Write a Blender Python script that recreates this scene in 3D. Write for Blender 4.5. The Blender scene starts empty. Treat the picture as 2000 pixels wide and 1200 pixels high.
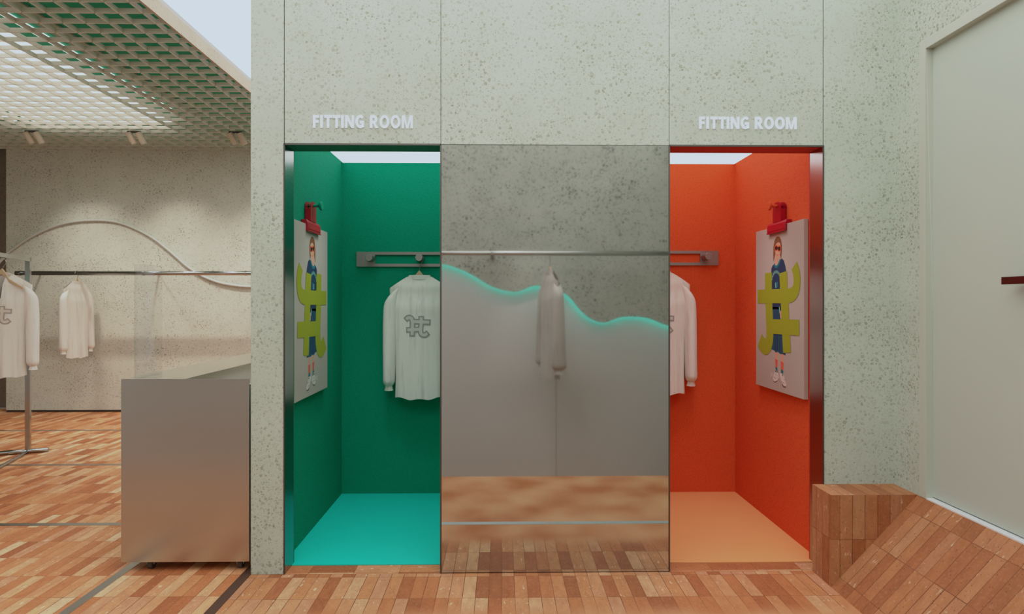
import bpy, bmesh, math, random
from math import sin, cos, pi, tan, atan, sqrt, radians
from mathutils import Vector, Matrix
from mathutils.geometry import tessellate_polygon

random.seed(7)
SC = bpy.context.scene
COL = SC.collection

# ---------------------------------------------------------------- camera maths
F = 1222.0; D = 3.2587; TH = atan(20.0 / F); H = 1.41; HZ = 591.0

def px_x(u, Y):                      # x of a point seen in column u on the plane y = Y
    return (Y + D) * tan(atan((u - 1000.0) / F) + TH)
def px_z(u, v, Y):                   # height of a point seen at (u, v) on the plane y = Y
    X = px_x(u, Y)
    zc = (Y + D) * cos(TH) + X * sin(TH)
    return H - (v - HZ) * zc / F
def on_y(u, v, Y):
    return Vector((px_x(u, Y), Y, px_z(u, v, Y)))
def y_at(u, X):                      # depth of a point on the plane x = X seen in column u
    return X / tan(atan((u - 1000.0) / F) + TH) - D
def on_floor(u, v, Z=0.0):
    zc = (H - Z) * F / (v - HZ)
    xc = (u - 1000.0) / F * zc
    return Vector((xc * cos(TH) + zc * sin(TH), -xc * sin(TH) + zc * cos(TH) - D, Z))
RW = 4.0e-4
MY = -4.20                           # plane of the wall behind the camera
def mir(u, v, Y):                    # point on plane y = Y (<0) seen in the mirror at (u, v)
    p = on_y(u, v, -Y)
    return Vector((p.x, Y, p.z))

# ---------------------------------------------------------------- materials
def srgb(r, g, b):
    def c(x):
        x /= 255.0
        return x / 12.92 if x <= 0.04045 else ((x + 0.055) / 1.055) ** 2.4
    return (c(r), c(g), c(b), 1.0)

class NT:
    def __init__(s, name):
        s.m = bpy.data.materials.new(name); s.m.use_nodes = True
        s.t = s.m.node_tree; s.n = s.t.nodes
        s.b = s.n['Principled BSDF']; s.out = s.n['Material Output']
    def node(s, typ, **kw):
        nd = s.n.new(typ)
        for k, v in kw.items(): setattr(nd, k, v)
        return nd
    def lk(s, a, b): s.t.links.new(a, b)
    def val(s, x, sock):
        if hasattr(x, 'node'): s.lk(x, sock)
        elif x is not None: sock.default_value = x
    def math(s, op, a, b=None, c=None, clamp=False):
        nd = s.node('ShaderNodeMath', operation=op); nd.use_clamp = clamp
        s.val(a, nd.inputs[0])
        if b is not None: s.val(b, nd.inputs[1])
        if c is not None: s.val(c, nd.inputs[2])
        return nd.outputs[0]
    def mix(s, f, a, b, mode='MIX'):
        nd = s.node('ShaderNodeMix', data_type='RGBA', blend_type=mode)
        s.val(f, nd.inputs[0]); s.val(a, nd.inputs[6]); s.val(b, nd.inputs[7])
        return nd.outputs[2]
    def noise(s, vec, scale, detail=3.0, rough=0.55):
        nd = s.node('ShaderNodeTexNoise'); nd.inputs['Scale'].default_value = scale
        nd.inputs['Detail'].default_value = detail; nd.inputs['Roughness'].default_value = rough
        if vec is not None: s.lk(vec, nd.inputs['Vector'])
        return nd.outputs['Fac']
    def ramp(s, fac, stops, interp='LINEAR'):
        nd = s.node('ShaderNodeValToRGB'); cr = nd.color_ramp; cr.interpolation = interp
        while len(cr.elements) < len(stops): cr.elements.new(0.5)
        for e, (p, c) in zip(cr.elements, stops): e.position = p; e.color = c
        s.val(fac, nd.inputs[0]); return nd.outputs[0]
    def smooth(s, x, a, b, lo=0.0, hi=1.0):
        nd = s.node('ShaderNodeMapRange', interpolation_type='SMOOTHSTEP')
        s.val(x, nd.inputs[0])
        for i, v in zip((1, 2, 3, 4), (a, b, lo, hi)): nd.inputs[i].default_value = v
        return nd.outputs[0]
    def bump(s, h, strength=0.3, dist=0.01):
        nd = s.node('ShaderNodeBump'); nd.inputs['Strength'].default_value = strength
        nd.inputs['Distance'].default_value = dist; s.lk(h, nd.inputs['Height'])
        s.lk(nd.outputs[0], s.b.inputs['Normal'])
    def set(s, base=None, rough=None, metal=None, spec=None, **kw):
        if base is not None: s.val(base, s.b.inputs['Base Color'])
        if rough is not None: s.val(rough, s.b.inputs['Roughness'])
        if metal is not None: s.b.inputs['Metallic'].default_value = metal
        if spec is not None: s.b.inputs['Specular IOR Level'].default_value = spec
        for k, v in kw.items(): s.val(v, s.b.inputs[k.replace('_', ' ')])
        return s.m

def plain(name, col, rough=0.6, metal=0.0, spec=0.4, var=0.05, vscale=6.0):
    n = NT(name)
    g = n.node('ShaderNodeNewGeometry').outputs['Position']
    f = n.noise(g, vscale)
    c2 = tuple(c * (1 - 3 * var) for c in col[:3]) + (1,)
    return n.set(n.mix(f, col, c2), rough, metal, spec)

def terrazzo(name, base, base2, chip, chip2, s1=62.0, s2=95.0, dens=0.5, contrast=1.0, rough=0.75):
    n = NT(name)
    pos = n.node('ShaderNodeNewGeometry').outputs['Position']
    nz = n.node('ShaderNodeTexNoise'); nz.inputs['Scale'].default_value = 55.0; nz.inputs['Detail'].default_value = 2.0
    n.lk(pos, nz.inputs['Vector'])
    off = n.node('ShaderNodeVectorMath', operation='MULTIPLY_ADD')
    n.lk(nz.outputs['Color'], off.inputs[0]); off.inputs[1].default_value = (0.014, 0.014, 0.014); n.lk(pos, off.inputs[2])
    big = n.noise(pos, 2.1, 2.0)
    lay = n.noise(pos, 5.5, 2.0)
    den = n.math('ADD', n.math('MULTIPLY', big, 0.6), n.math('MULTIPLY', lay, 0.4))
    den = n.smooth(den, 0.36, 0.66)
    col = n.mix(n.smooth(n.noise(pos, 3.3, 4.0), 0.3, 0.7), base, base2)
    col = n.mix(n.math('MULTIPLY', n.smooth(n.noise(pos, 170.0, 2.0), 0.52, 0.72), 0.30 * contrast), col, chip2)
    for sc, amt, thr in ((s1, 1.0, dens), (s2, 0.85, dens + 0.05), (s2 * 1.7, 0.6, dens)):
        v = n.node('ShaderNodeTexVoronoi'); v.inputs['Scale'].default_value = sc
        n.lk(off.outputs[0], v.inputs['Vector'])
        sep = n.node('ShaderNodeSeparateColor'); n.lk(v.outputs['Color'], sep.inputs[0])
        dist = v.outputs['Distance']
        size = n.math('MULTIPLY_ADD', sep.outputs[0], 0.32, 0.16)
        inside = n.smooth(n.math('SUBTRACT', size, dist), 0.0, 0.05)
        rim = n.smooth(n.math('ABSOLUTE', n.math('SUBTRACT', n.math('SUBTRACT', size, dist), 0.05)), 0.0, 0.08, 1.0, 0.0)
        on = n.smooth(n.math('SUBTRACT', n.math('MULTIPLY_ADD', den, 0.55, thr - 0.30), sep.outputs[1]), 0.0, 0.04)
        dark = n.math('MULTIPLY_ADD', sep.outputs[2], 0.75, 0.12)
        dark = n.math('MULTIPLY', dark, n.math('MULTIPLY_ADD', rim, 0.45, 0.6))
        dark = n.math('MULTIPLY', dark, n.math('MULTIPLY_ADD', den, 0.60, 0.52))
        f = n.math('MULTIPLY', n.math('MULTIPLY', inside, on), n.math('MULTIPLY', dark, amt * contrast), clamp=True)
        col = n.mix(f, col, n.mix(sep.outputs[2], chip2, chip))
    n.bump(n.noise(pos, 120.0, 2.0), 0.05, 0.004)
    return n.set(col, rough, 0.0, 0.25)

def brick(name, w=0.063, l=0.235, zone=False, gain=1.0, light=0.0, flat=0.0):
    """long slim terracotta tiles, laid in straight rows; tile frame from the mesh's UVs in metres"""
    n = NT(name)
    uv = n.node('ShaderNodeUVMap').outputs[0]
    pos = n.node('ShaderNodeNewGeometry').outputs['Position']
    sp = n.node('ShaderNodeSeparateXYZ'); n.lk(uv, sp.inputs[0])
    a = n.math('DIVIDE', sp.outputs[0], w); b = n.math('DIVIDE', sp.outputs[1], l)
    ia = n.math('FLOOR', a); ib = n.math('FLOOR', b)
    fa = n.math('SUBTRACT', a, ia); fb = n.math('SUBTRACT', b, ib)
    cell = n.node('ShaderNodeCombineXYZ'); n.lk(ia, cell.inputs[0]); n.lk(ib, cell.inputs[1])
    wn = n.node('ShaderNodeTexWhiteNoise', noise_dimensions='3D'); n.lk(cell.outputs[0], wn.inputs[0])
    def C(r, g, bb):
        c = srgb(r, min(255, g * 1.035), min(255, bb * 1.02)); return tuple(min(1, x * gain) for x in c[:3]) + (1,)
    rnd = wn.outputs['Value']
    col = n.ramp(n.math('ADD', rnd, light, clamp=True), [(0.0, C(152, 84, 50)), (0.10, C(162, 90, 54)), (0.22, C(178, 106, 66)), (0.40, C(190, 122, 80)),
                       (0.58, C(197, 132, 92)), (0.74, C(192, 130, 96)), (0.87, C(204, 148, 108)), (1.0, C(214, 170, 134))], 'CONSTANT')
    if flat: col = n.mix(flat, col, C(180, 112, 74))
    mp = n.node('ShaderNodeVectorMath', operation='MULTIPLY_ADD')
    n.lk(cell.outputs[0], mp.inputs[0]); mp.inputs[1].default_value = (3.71, 5.13, 0); n.lk(uv, mp.inputs[2])
    st = n.node('ShaderNodeVectorMath', operation='MULTIPLY'); n.lk(mp.outputs[0], st.inputs[0]); st.inputs[1].default_value = (2.2, 0.8, 1)
    mott = n.noise(st.outputs[0], 11.0, 5.0, 0.65)
    col = n.mix(n.smooth(mott, 0.28, 0.75, 0.0, 0.36), col, C(125, 62, 38), 'MIX')
    fine = n.noise(mp.outputs[0], 70.0, 3.0, 0.7)
    col = n.mix(n.smooth(fine, 0.50, 0.75, 0.0, 0.22), col, C(214, 170, 135))
    # travertine voids: dark pits and pale fillings on some tiles
    vv = n.node('ShaderNodeTexVoronoi'); vv.inputs['Scale'].default_value = 85.0; n.lk(mp.outputs[0], vv.inputs['Vector'])
    sv = n.node('ShaderNodeSeparateColor'); n.lk(vv.outputs['Color'], sv.inputs[0])
    pit = n.math('MULTIPLY', n.smooth(vv.outputs['Distance'], 0.14, 0.26, 1.0, 0.0), n.math('GREATER_THAN', sv.outputs[0], 0.80))
    col = n.mix(n.math('MULTIPLY', pit, 0.75), col, C(92, 44, 28))
    pale = n.math('MULTIPLY', n.smooth(n.noise(st.outputs[0], 26.0, 3.0), 0.62, 0.70), n.math('GREATER_THAN', wn.outputs['Value'], 0.45))
    col = n.mix(n.math('MULTIPLY', pale, 0.6), col, C(226, 190, 160))
    sc2 = n.node('ShaderNodeSeparateColor'); n.lk(wn.outputs['Color'], sc2.inputs[0])
    jw = n.math('MULTIPLY_ADD', sc2.outputs[1], 0.022, 0.010)
    ea = n.math('MINIMUM', fa, n.math('SUBTRACT', 1.0, fa)); eb = n.math('MINIMUM', fb, n.math('SUBTRACT', 1.0, fb))
    ja = n.math('LESS_THAN', ea, jw)
    jb = n.math('LESS_THAN', eb, n.math('MULTIPLY', jw, 0.22))
    j = n.math('MAXIMUM', ja, jb)
    jf = n.math('MULTIPLY', j, n.math('MULTIPLY_ADD', sc2.outputs[0], 0.45, 0.55))
    col = n.mix(jf, col, C(84, 36, 22))
    if zone:   # blurred mirror reflection of the tiles put into the colour as soft mottling
        py = n.node('ShaderNodeSeparateXYZ'); n.lk(pos, py.inputs[0])
        z = n.smooth(py.outputs[1], -0.52, -0.33, 1.0, 0.0)
        blot = n.ramp(n.noise(pos, 3.2, 1.0, 0.3), [(0.3, C(176, 98, 58)), (0.5, C(192, 126, 88)), (0.7, C(204, 146, 106))])
        col = n.mix(z, col, blot)
        j = n.math('MULTIPLY', j, n.math('SUBTRACT', 1.0, z))
    hgt = n.math('SUBTRACT', n.math('MULTIPLY', mott, 0.15), n.math('ADD', j, n.math('MULTIPLY', pit, 0.5)))
    n.bump(hgt, 0.35, 0.003)
    return n.set(col, n.math('MULTIPLY_ADD', mott, 0.3, 0.42), 0.0, 0.35)

def plaster(name, col, dark, bump=0.5):
    n = NT(name)
    pos = n.node('ShaderNodeNewGeometry').outputs['Position']
    mp = n.node('ShaderNodeVectorMath', operation='MULTIPLY'); n.lk(pos, mp.inputs[0]); mp.inputs[1].default_value = (1.0, 1.0, 1.6)
    h = n.noise(mp.outputs[0], 95.0, 3.0, 0.6)
    c = n.mix(n.smooth(h, 0.3, 0.55, 0.55, 0.0), col, dark)
    n.bump(h, bump, 0.006)
    return n.set(c, 0.85, 0.0, 0.15)

def metal(name, col, rough, var=0.0, scale=4.0):
    n = NT(name)
    pos = n.node('ShaderNodeNewGeometry').outputs['Position']
    r = n.math('MULTIPLY_ADD', n.noise(pos, scale), var, rough)
    return n.set(col, r, 1.0)

def emit(name, col, strength):
    n = NT(name)
    return n.set((0.8, 0.8, 0.8, 1), 0.5, 0.0, 0.2, Emission_Color=col, Emission_Strength=strength)

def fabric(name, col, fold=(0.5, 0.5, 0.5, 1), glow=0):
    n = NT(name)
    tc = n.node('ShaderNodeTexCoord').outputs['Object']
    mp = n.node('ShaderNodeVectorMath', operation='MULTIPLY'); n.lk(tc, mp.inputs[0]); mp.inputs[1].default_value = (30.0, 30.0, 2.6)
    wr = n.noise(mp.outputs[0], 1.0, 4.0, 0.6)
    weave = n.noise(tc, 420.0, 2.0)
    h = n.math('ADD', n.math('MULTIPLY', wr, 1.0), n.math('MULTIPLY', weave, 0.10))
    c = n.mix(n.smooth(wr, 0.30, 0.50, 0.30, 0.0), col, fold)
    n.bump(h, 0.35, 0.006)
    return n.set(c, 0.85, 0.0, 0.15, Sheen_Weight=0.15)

M = {}
M['terrazzo'] = terrazzo('terrazzo_pale', srgb(185, 195, 182), srgb(192, 202, 190), srgb(112, 106, 82), srgb(154, 152, 128), 52.0, 82.0, 0.86, 1.0)
M['terrazzo_store'] = terrazzo('terrazzo_store', srgb(204, 204, 190), srgb(211, 211, 198), srgb(98, 76, 58), srgb(158, 142, 120), 52.0, 76.0, 0.70, 1.15)
M['terrazzo_dark'] = terrazzo('terrazzo_dark', srgb(122, 108, 96), srgb(128, 112, 100), srgb(62, 52, 44), srgb(95, 85, 74), 48.0, 70.0)
M['terrazzo_mirror'] = terrazzo('terrazzo_far_wall', srgb(176, 178, 168), srgb(184, 186, 176), srgb(60, 54, 44), srgb(110, 104, 90), 27.0, 40.0, 0.80, 1.3)
M['plaster_grey'] = plaster('plaster_grey', srgb(210, 209, 207), srgb(196, 195, 192), 0.2)
M['terrazzo_trim'] = terrazzo('terrazzo_trim', srgb(178, 162, 144), srgb(184, 168, 150), srgb(112, 92, 72), srgb(160, 142, 122), 60.0, 90.0, 0.55)
M['brick_floor'] = brick('brick_floor', zone=True, gain=1.06)
M['brick_store'] = brick('brick_store', gain=1.36, light=0.06)
M['brick_block'] = brick('brick_block', gain=0.93, flat=0.45)
M['green'] = plaster('plaster_green', srgb(0, 142, 108), srgb(0, 112, 84))
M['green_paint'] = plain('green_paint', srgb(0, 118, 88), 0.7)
M['lattice_green'] = plain('lattice_green', srgb(0, 164, 130), 0.7)
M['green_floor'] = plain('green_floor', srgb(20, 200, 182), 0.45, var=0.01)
M['orange'] = plaster('plaster_orange', srgb(218, 88, 46), srgb(184, 60, 32))
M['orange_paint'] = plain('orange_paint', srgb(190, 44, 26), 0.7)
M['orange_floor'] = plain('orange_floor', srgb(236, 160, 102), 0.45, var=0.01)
M['mirror'] = metal('mirror_steel', (0.56, 0.57, 0.55, 1), 0.03)
M['steel'] = metal('brushed_steel', (0.52, 0.485, 0.45, 1), 0.27, 0.05, 3.0)
M['steel_top'] = metal('steel_top', (0.60, 0.59, 0.55, 1), 0.16)
M['jamb_steel'] = metal('polished_steel', (0.36, 0.35, 0.34, 1), 0.22)
M['chrome'] = metal('chrome', (0.40, 0.39, 0.38, 1), 0.15)
M['rod_steel'] = metal('rod_steel', (0.55, 0.54, 0.52, 1), 0.3)
M['rail_steel'] = metal('rail_steel', (0.34, 0.315, 0.30, 1), 0.5)
M['strip'] = metal('floor_strip', (0.45, 0.43, 0.41, 1), 0.3)
M['strip_light'] = metal('floor_strip_pale', (0.72, 0.80, 0.84, 1), 0.35)
M['slot'] = plain('dark_slot', srgb(84, 56, 44), 0.5, 0.0)
M['edge_dark'] = metal('dark_edge', (0.13, 0.115, 0.105, 1), 0.4)
M['seam'] = plain('seam_dark', srgb(70, 62, 54), 0.9)
M['slat'] = plain('lattice_paint', srgb(222, 216, 204), 0.6, var=0.02)
M['white_paint'] = plain('white_paint', srgb(196, 196, 188), 0.5, var=0.01)
M['door_paint'] = plain('door_paint', srgb(187, 198, 187), 0.55, var=0.02, vscale=1.5)
M['frame_paint'] = plain('frame_paint', srgb(190, 196, 183), 0.55, var=0.01)
M['sill_white'] = plain('sill_white', srgb(226, 230, 232), 0.5, var=0.01)
M['handle_red'] = plain('handle_oxblood', srgb(66, 10, 4), 0.35, var=0.02)
M['spot_body'] = plain('spot_body', srgb(206, 188, 168), 0.5, var=0.02)
M['spot_dark'] = plain('spot_dark', srgb(70, 60, 54), 0.6)
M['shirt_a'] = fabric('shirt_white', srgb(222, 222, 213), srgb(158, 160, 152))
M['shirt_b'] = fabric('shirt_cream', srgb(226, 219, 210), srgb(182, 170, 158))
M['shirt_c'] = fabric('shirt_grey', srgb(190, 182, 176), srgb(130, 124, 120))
M['emblem_grey'] = plain('emblem_grey', srgb(150, 152, 146), 0.8, var=0.02)
M['emblem_fill'] = plain('emblem_fill', srgb(196, 198, 190), 0.85, var=0.01)
M['emblem_taupe'] = plain('emblem_taupe', srgb(170, 156, 142), 0.8, var=0.02)
M['emblem_cream'] = plain('emblem_cream', srgb(212, 200, 187), 0.85, var=0.01)
M['wood'] = plain('hanger_wood', srgb(196, 166, 130), 0.5, var=0.06, vscale=30)
M['wire'] = metal('hook_wire', (0.35, 0.33, 0.31, 1), 0.35)
M['clip_red'] = plain('clip_red', srgb(166, 0, 36), 0.3, spec=0.6, var=0.02)
M['glass_tint'] = None
M['board'] = plain('poster_paper', srgb(176, 168, 157), 0.7, var=0.01)
M['lime'] = plain('lime_print', srgb(148, 158, 28), 0.7, var=0.01)
M['hair'] = plain('hair_print', srgb(128, 80, 46), 0.7)
M['skin'] = plain('skin_print', srgb(206, 158, 130), 0.7, var=0.03)
M['shade_orange'] = plain('orange_print', srgb(226, 84, 34), 0.7)
M['lens'] = plain('black_print', srgb(40, 24, 20), 0.7)
M['navy'] = plain('navy_print', srgb(20, 52, 88), 0.7, var=0.08, vscale=14)
M['teal'] = plain('teal_print', srgb(0, 112, 128), 0.7)
M['skirt'] = plain('skirt_print', srgb(10, 84, 112), 0.7, var=0.14, vscale=22)
M['mint'] = plain('mint_print', srgb(120, 190, 170), 0.7)
M['coral'] = plain('coral_print', srgb(222, 96, 70), 0.7)
M['shoe'] = plain('shoe_print', srgb(226, 218, 208), 0.7)
M['shoe_dark'] = plain('shoe_sole_print', srgb(108, 72, 60), 0.7)
M['print_white'] = plain('white_print', srgb(222, 214, 208), 0.7, var=0.0)
M['cyan_led'] = emit('cyan_led', (0.02, 0.80, 0.66, 1), 4.5)
M['sign_white'] = emit('sign_white', (0.72, 0.80, 0.95, 1), 0.55)  # slight glow added so the letters stay brighter than the wall
M['panel_light'] = emit('fitting_light', (0.92, 0.97, 1.0, 1), 1.75)
M['sky_light'] = emit('ceiling_light', (0.93, 0.98, 1.0, 1), 2.2)
M['grid_light'] = emit('lattice_light', (0.92, 1.0, 0.95, 1), 1.35)
M['pale_duct'] = plain('pale_duct', srgb(150, 172, 158), 0.6)
def glass():
    n = NT('clear_acrylic')
    n.n.remove(n.b)
    tr = n.node('ShaderNodeBsdfTransparent'); tr.inputs[0].default_value = (0.955, 0.96, 0.96, 1)
    gl = n.node('ShaderNodeBsdfGlossy'); gl.inputs['Roughness'].default_value = 0.05; gl.inputs[0].default_value = (0.6, 0.62, 0.64, 1)
    mx = n.node('ShaderNodeMixShader'); fr = n.node('ShaderNodeFresnel'); fr.inputs[0].default_value = 1.45
    n.lk(n.math('MULTIPLY', fr.outputs[0], 0.2), mx.inputs[0]); n.lk(tr.outputs[0], mx.inputs[1]); n.lk(gl.outputs[0], mx.inputs[2])
    n.lk(mx.outputs[0], n.out.inputs[0]); return n.m
M['glass'] = glass()

# ---------------------------------------------------------------- mesh builder
class MB:
    def __init__(s): s.v = []; s.f = []; s.u = []; s.k = []
    def face(s, pts, uv=None, k=0):
        i = len(s.v); s.v += [Vector(p) for p in pts]
        s.f.append(tuple(range(i, i + len(pts)))); s.u.append(uv); s.k.append(k)
        return s
    def box(s, lo, hi, k=0):
        (a, b, c), (d, e, f) = lo, hi
        P = [(a, b, c), (d, b, c), (d, e, c), (a, e, c), (a, b, f), (d, b, f), (d, e, f), (a, e, f)]
        i = len(s.v); s.v += [Vector(p) for p in P]
        for q in ((0, 3, 2, 1), (4, 5, 6, 7), (0, 1, 5, 4), (1, 2, 6, 5), (2, 3, 7, 6), (3, 0, 4, 7)):
            s.f.append(tuple(i + j for j in q)); s.u.append(None); s.k.append(k)
        return s
    def loft(s, rings, closed=True, cap=True, k=0):
        i = len(s.v); n = len(rings[0])
        for r in rings: s.v += [Vector(p) for p in r]
        m = n if closed else n - 1
        for a in range(len(rings) - 1):
            for b in range(m):
                c = (b + 1) % n
                s.f.append((i + a * n + b, i + a * n + c, i + (a + 1) * n + c, i + (a + 1) * n + b)); s.u.append(None); s.k.append(k)
        if cap and closed:
            s.f.append(tuple(i + b for b in reversed(range(n)))); s.u.append(None); s.k.append(k)
            e = i + (len(rings) - 1) * n
            s.f.append(tuple(e + b for b in range(n))); s.u.append(None); s.k.append(k)
        return s
    def tube(s, pts, r, n=10, k=0, cap=True):
        pts = [Vector(p) for p in pts]
        rings = []; ref = None
        for i, p in enumerate(pts):
            t = (pts[min(i + 1, len(pts) - 1)] - pts[max(i - 1, 0)]).normalized()
            if ref is None:
                ref = Vector((0, 0, 1)) if abs(t.z) < 0.9 else Vector((1, 0, 0))
            a = t.cross(ref).normalized(); b = a.cross(t).normalized(); ref = b
            rr = r[i] if isinstance(r, (list, tuple)) else r
            rings.append([p + a * (rr * cos(2 * pi * j / n)) + b * (rr * sin(2 * pi * j / n)) for j in range(n)])
        return s.loft(rings, True, cap, k)
    def prism(s, poly, ax, lo, hi, k=0):
        """poly of 2-D points extruded along axis ax from lo to hi"""
        def P(p, q):
            return {0: (q, p[0], p[1]), 1: (p[0], q, p[1]), 2: (p[0], p[1], q)}[ax]
        return s.loft([[P(p, lo) for p in poly], [P(p, hi) for p in poly]], True, True, k)
    def build(s, name, mats, parent=None, smooth=False, bevel=0.0):
        me = bpy.data.meshes.new(name)
        me.from_pydata([tuple(v) for v in s.v], [], s.f)
        if not isinstance(mats, (list, tuple)): mats = [mats]
        for m in mats: me.materials.append(m)
        uvl = me.uv_layers.new(name='UVMap')
        for p, u, k in zip(me.polygons, s.u, s.k):
            p.material_index = k; p.use_smooth = smooth
            if u:
                for li, c in zip(p.loop_indices, u): uvl.data[li].uv = c
        bm = bmesh.new(); bm.from_mesh(me)
        bmesh.ops.remove_doubles(bm, verts=bm.verts, dist=1e-6)
        if not any(s.u): bmesh.ops.recalc_face_normals(bm, faces=bm.faces)
        bm.to_mesh(me); bm.free()
        o = bpy.data.objects.new(name, me); COL.objects.link(o)
        if parent is not None: o.parent = parent
        if bevel:
            md = o.modifiers.new('edge', 'BEVEL'); md.width = bevel; md.segments = 2; md.limit_method = 'ANGLE'
        return o

def tag(o, label, cat, group=None):
    o['label'] = label; o['category'] = cat
    if group: o['group'] = group
    return o
def thing(name, loc, label, cat, group=None, rz=0.0):
    o = bpy.data.objects.new(name, None); COL.objects.link(o)
    o.empty_display_size = 0.1; o.location = loc; o.rotation_euler = (0, 0, rz)
    return tag(o, label, cat, group)
def struct(name, mb, mats, label=None, **kw):
    o = mb.build(name, mats, **kw); o['kind'] = 'structure'
    if label: o['label'] = label
    return o
def box(lo, hi): return MB().box(lo, hi)
def smooth_path(pts, n=6):
    out = []
    P = [Vector(p) for p in pts]
    for i in range(len(P) - 1):
        a = P[max(i - 1, 0)]; b = P[i]; c = P[i + 1]; d = P[min(i + 2, len(P) - 1)]
        for j in range(n):
            t = j / n
            out.append(0.5 * ((2 * b) + (c - a) * t + (2 * a - 5 * b + 4 * c - d) * t * t + (3 * b - a - 3 * c + d) * t ** 3))
    out.append(P[-1]); return out

# ---------------------------------------------------------------- the front: terrazzo wall with two openings and a mirror
XL0, XL1 = px_x(489.5, 0), px_x(555, 0)
XM0, XM1 = px_x(861, 0), px_x(1307, 0)
XR1 = px_x(1608, 0); XW = px_x(1745.5, 0)
ZO = px_z(700, 281, 0); ZMT = px_z(1080, 283, 0); ZC = 3.50
FD = 0.135                                          # depth of the frame
g = 0.002
struct('wall_front', box((XL0, 0, 0), (XL1 - g, FD, ZC)), M['terrazzo'], bevel=0.002)
struct('wall_front.001', box((XL1 + g, 0, ZO), (XM0 - g * .6, FD, ZC)), M['terrazzo'], bevel=0.002)
struct('wall_front.002', box((XM0 + g * .6, 0, ZMT), (XM1 - g * .6, FD, ZC)), M['terrazzo'], bevel=0.002)
struct('wall_front.003', box((XM1 + g * .6, 0, ZO), (XR1 - g, FD, ZC)), M['terrazzo'], bevel=0.002)
struct('wall_front.004', box((XR1 + g, 0, 0), (XW + 0.02, FD, ZC)), M['terrazzo'], bevel=0.002)
sb = MB()
for x in (XL1, XM0, XM1, XR1): sb.box((x - .006, .012, ZO + .012), (x + .006, .02, ZC - .01))
struct('trim_1', sb, M['seam'])

# fitting rooms behind
BY = 1.357
GL = px_x(667.5, BY); GR = -0.03
OL = 0.55; OR = px_x(1435.7, BY)
ZI = px_z(760, 319, BY)
T = 0.03
def shell(prefix, x0, x1, mat, fmat, hidden_right):
    mb = MB().box((x0 - T, BY, 0), (x1 + T, BY + T, ZI + .05))
    struct('wall_%s_back' % prefix, mb, mat)
    struct('wall_%s_left' % prefix, box((x0 - T, FD, 0), (x0, BY, ZI + .05)), mat)
    struct('wall_%s_right' % prefix, box((x1, FD, 0), (x1 + T, BY, ZI + .05)), mat)
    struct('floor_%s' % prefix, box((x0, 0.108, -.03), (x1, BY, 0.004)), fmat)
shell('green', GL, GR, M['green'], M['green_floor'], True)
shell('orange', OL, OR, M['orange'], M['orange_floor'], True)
# wall returns behind the front so nothing leaks round the mirror
struct('wall_green_front', box((XM0 + .02, FD - .03, 0), (GR + T, FD, ZO + .3)), M['green'])
struct('wall_orange_front', box((OL - T, FD - .03, 0), (XM1 - .02, FD, ZO + .3)), M['orange'])
# painted soffits of the openings
struct('trim_2', box((XL1 + .004, .006, ZO - .004), (XM0, FD + .004, ZO + .012)), M['green_paint'])
struct('trim_3', box((XM1, .006, ZO - .004), (XR1 - .004, FD + .004, ZO + .012)), M['orange_paint'])
struct('wall_green_lintel', box((GL, FD, ZO - .004), (GR, FD + .02, ZI + .05)), M['green_paint'])
struct('wall_orange_lintel', box((OL, FD, ZO - .004), (OR, FD + .02, ZI + .05)), M['orange_paint'])
# luminous ceilings of the two rooms
def lightbox(x0, x1, label):
    t = thing('ceiling_light', ((x0 + x1) / 2, BY / 2 + .1, ZI), label, 'ceiling light', 'luminous ceilings of the fitting rooms')
    cx, cy = (x0 + x1) / 2, BY / 2 + .1
    lo = (x0 + .012 - cx, FD + .03 - cy, 0.0); hi = (x1 - .012 - cx, BY - .012 - cy, 0.02)
    MB().box(lo, hi).build('diffuser', M['panel_light'], t)
    fr = MB()
    fr.box((x0 - cx, FD + .02 - cy, .02), (x1 - cx, BY - cy, .05))
    fr.build('housing', M['seam'], t)
lightbox(GL, GR, 'white luminous ceiling panel inside the green fitting room')
lightbox(OL, OR, 'white luminous ceiling panel inside the orange fitting room')

# polished jambs
struct('trim_4', box((XL1 - .001, .0, 0), (XL1 + .004, FD, ZO)), M['jamb_steel'])
struct('trim_5', box((XR1 - .004, .0, 0), (XR1 + .001, FD, ZO)), M['jamb_steel'])
struct('wall_green_return', box((GL - T, FD, 0), (XL1 + .004, FD + .01, ZO + .01)), M['green_paint'])
struct('wall_orange_return', box((XR1 - .004, FD, 0), (OR + T, FD + .01, ZO + .01)), M['orange_paint'])
fr = MB()
fr.box((XL1 - .001, -.003, ZO - .007), (XM0, .008, ZO + .002)).box((XL1 - .003, -.003, 0), (XL1 + .003, .008, ZO))
struct('trim_6', fr, M['edge_dark'])
fr = MB()
fr.box((XM1, -.003, ZO - .007), (XR1 + .001, .008, ZO + .002)).box((XR1 - .003, -.003, 0), (XR1 + .003, .008, ZO))
struct('trim_7', fr, M['edge_dark'])

# the mirror panel
mt = thing('mirror_panel', ((XM0 + XM1) / 2, 0, 0), 'tall polished steel mirror panel between the green and orange fitting rooms', 'mirror')
cx = (XM0 + XM1) / 2
hw = (XM1 - XM0) / 2
MB().box((-hw + .004, -.001, .004), (hw - .004, .022, ZMT - .003)).build('mirror_face', M['mirror'], mt)
for s in (-1, 1):
    MB().box((s * hw - .004, -.003, .002), (s * hw + .004, .024, ZMT)).build('edge_trim', M['edge_dark'], mt)

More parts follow.
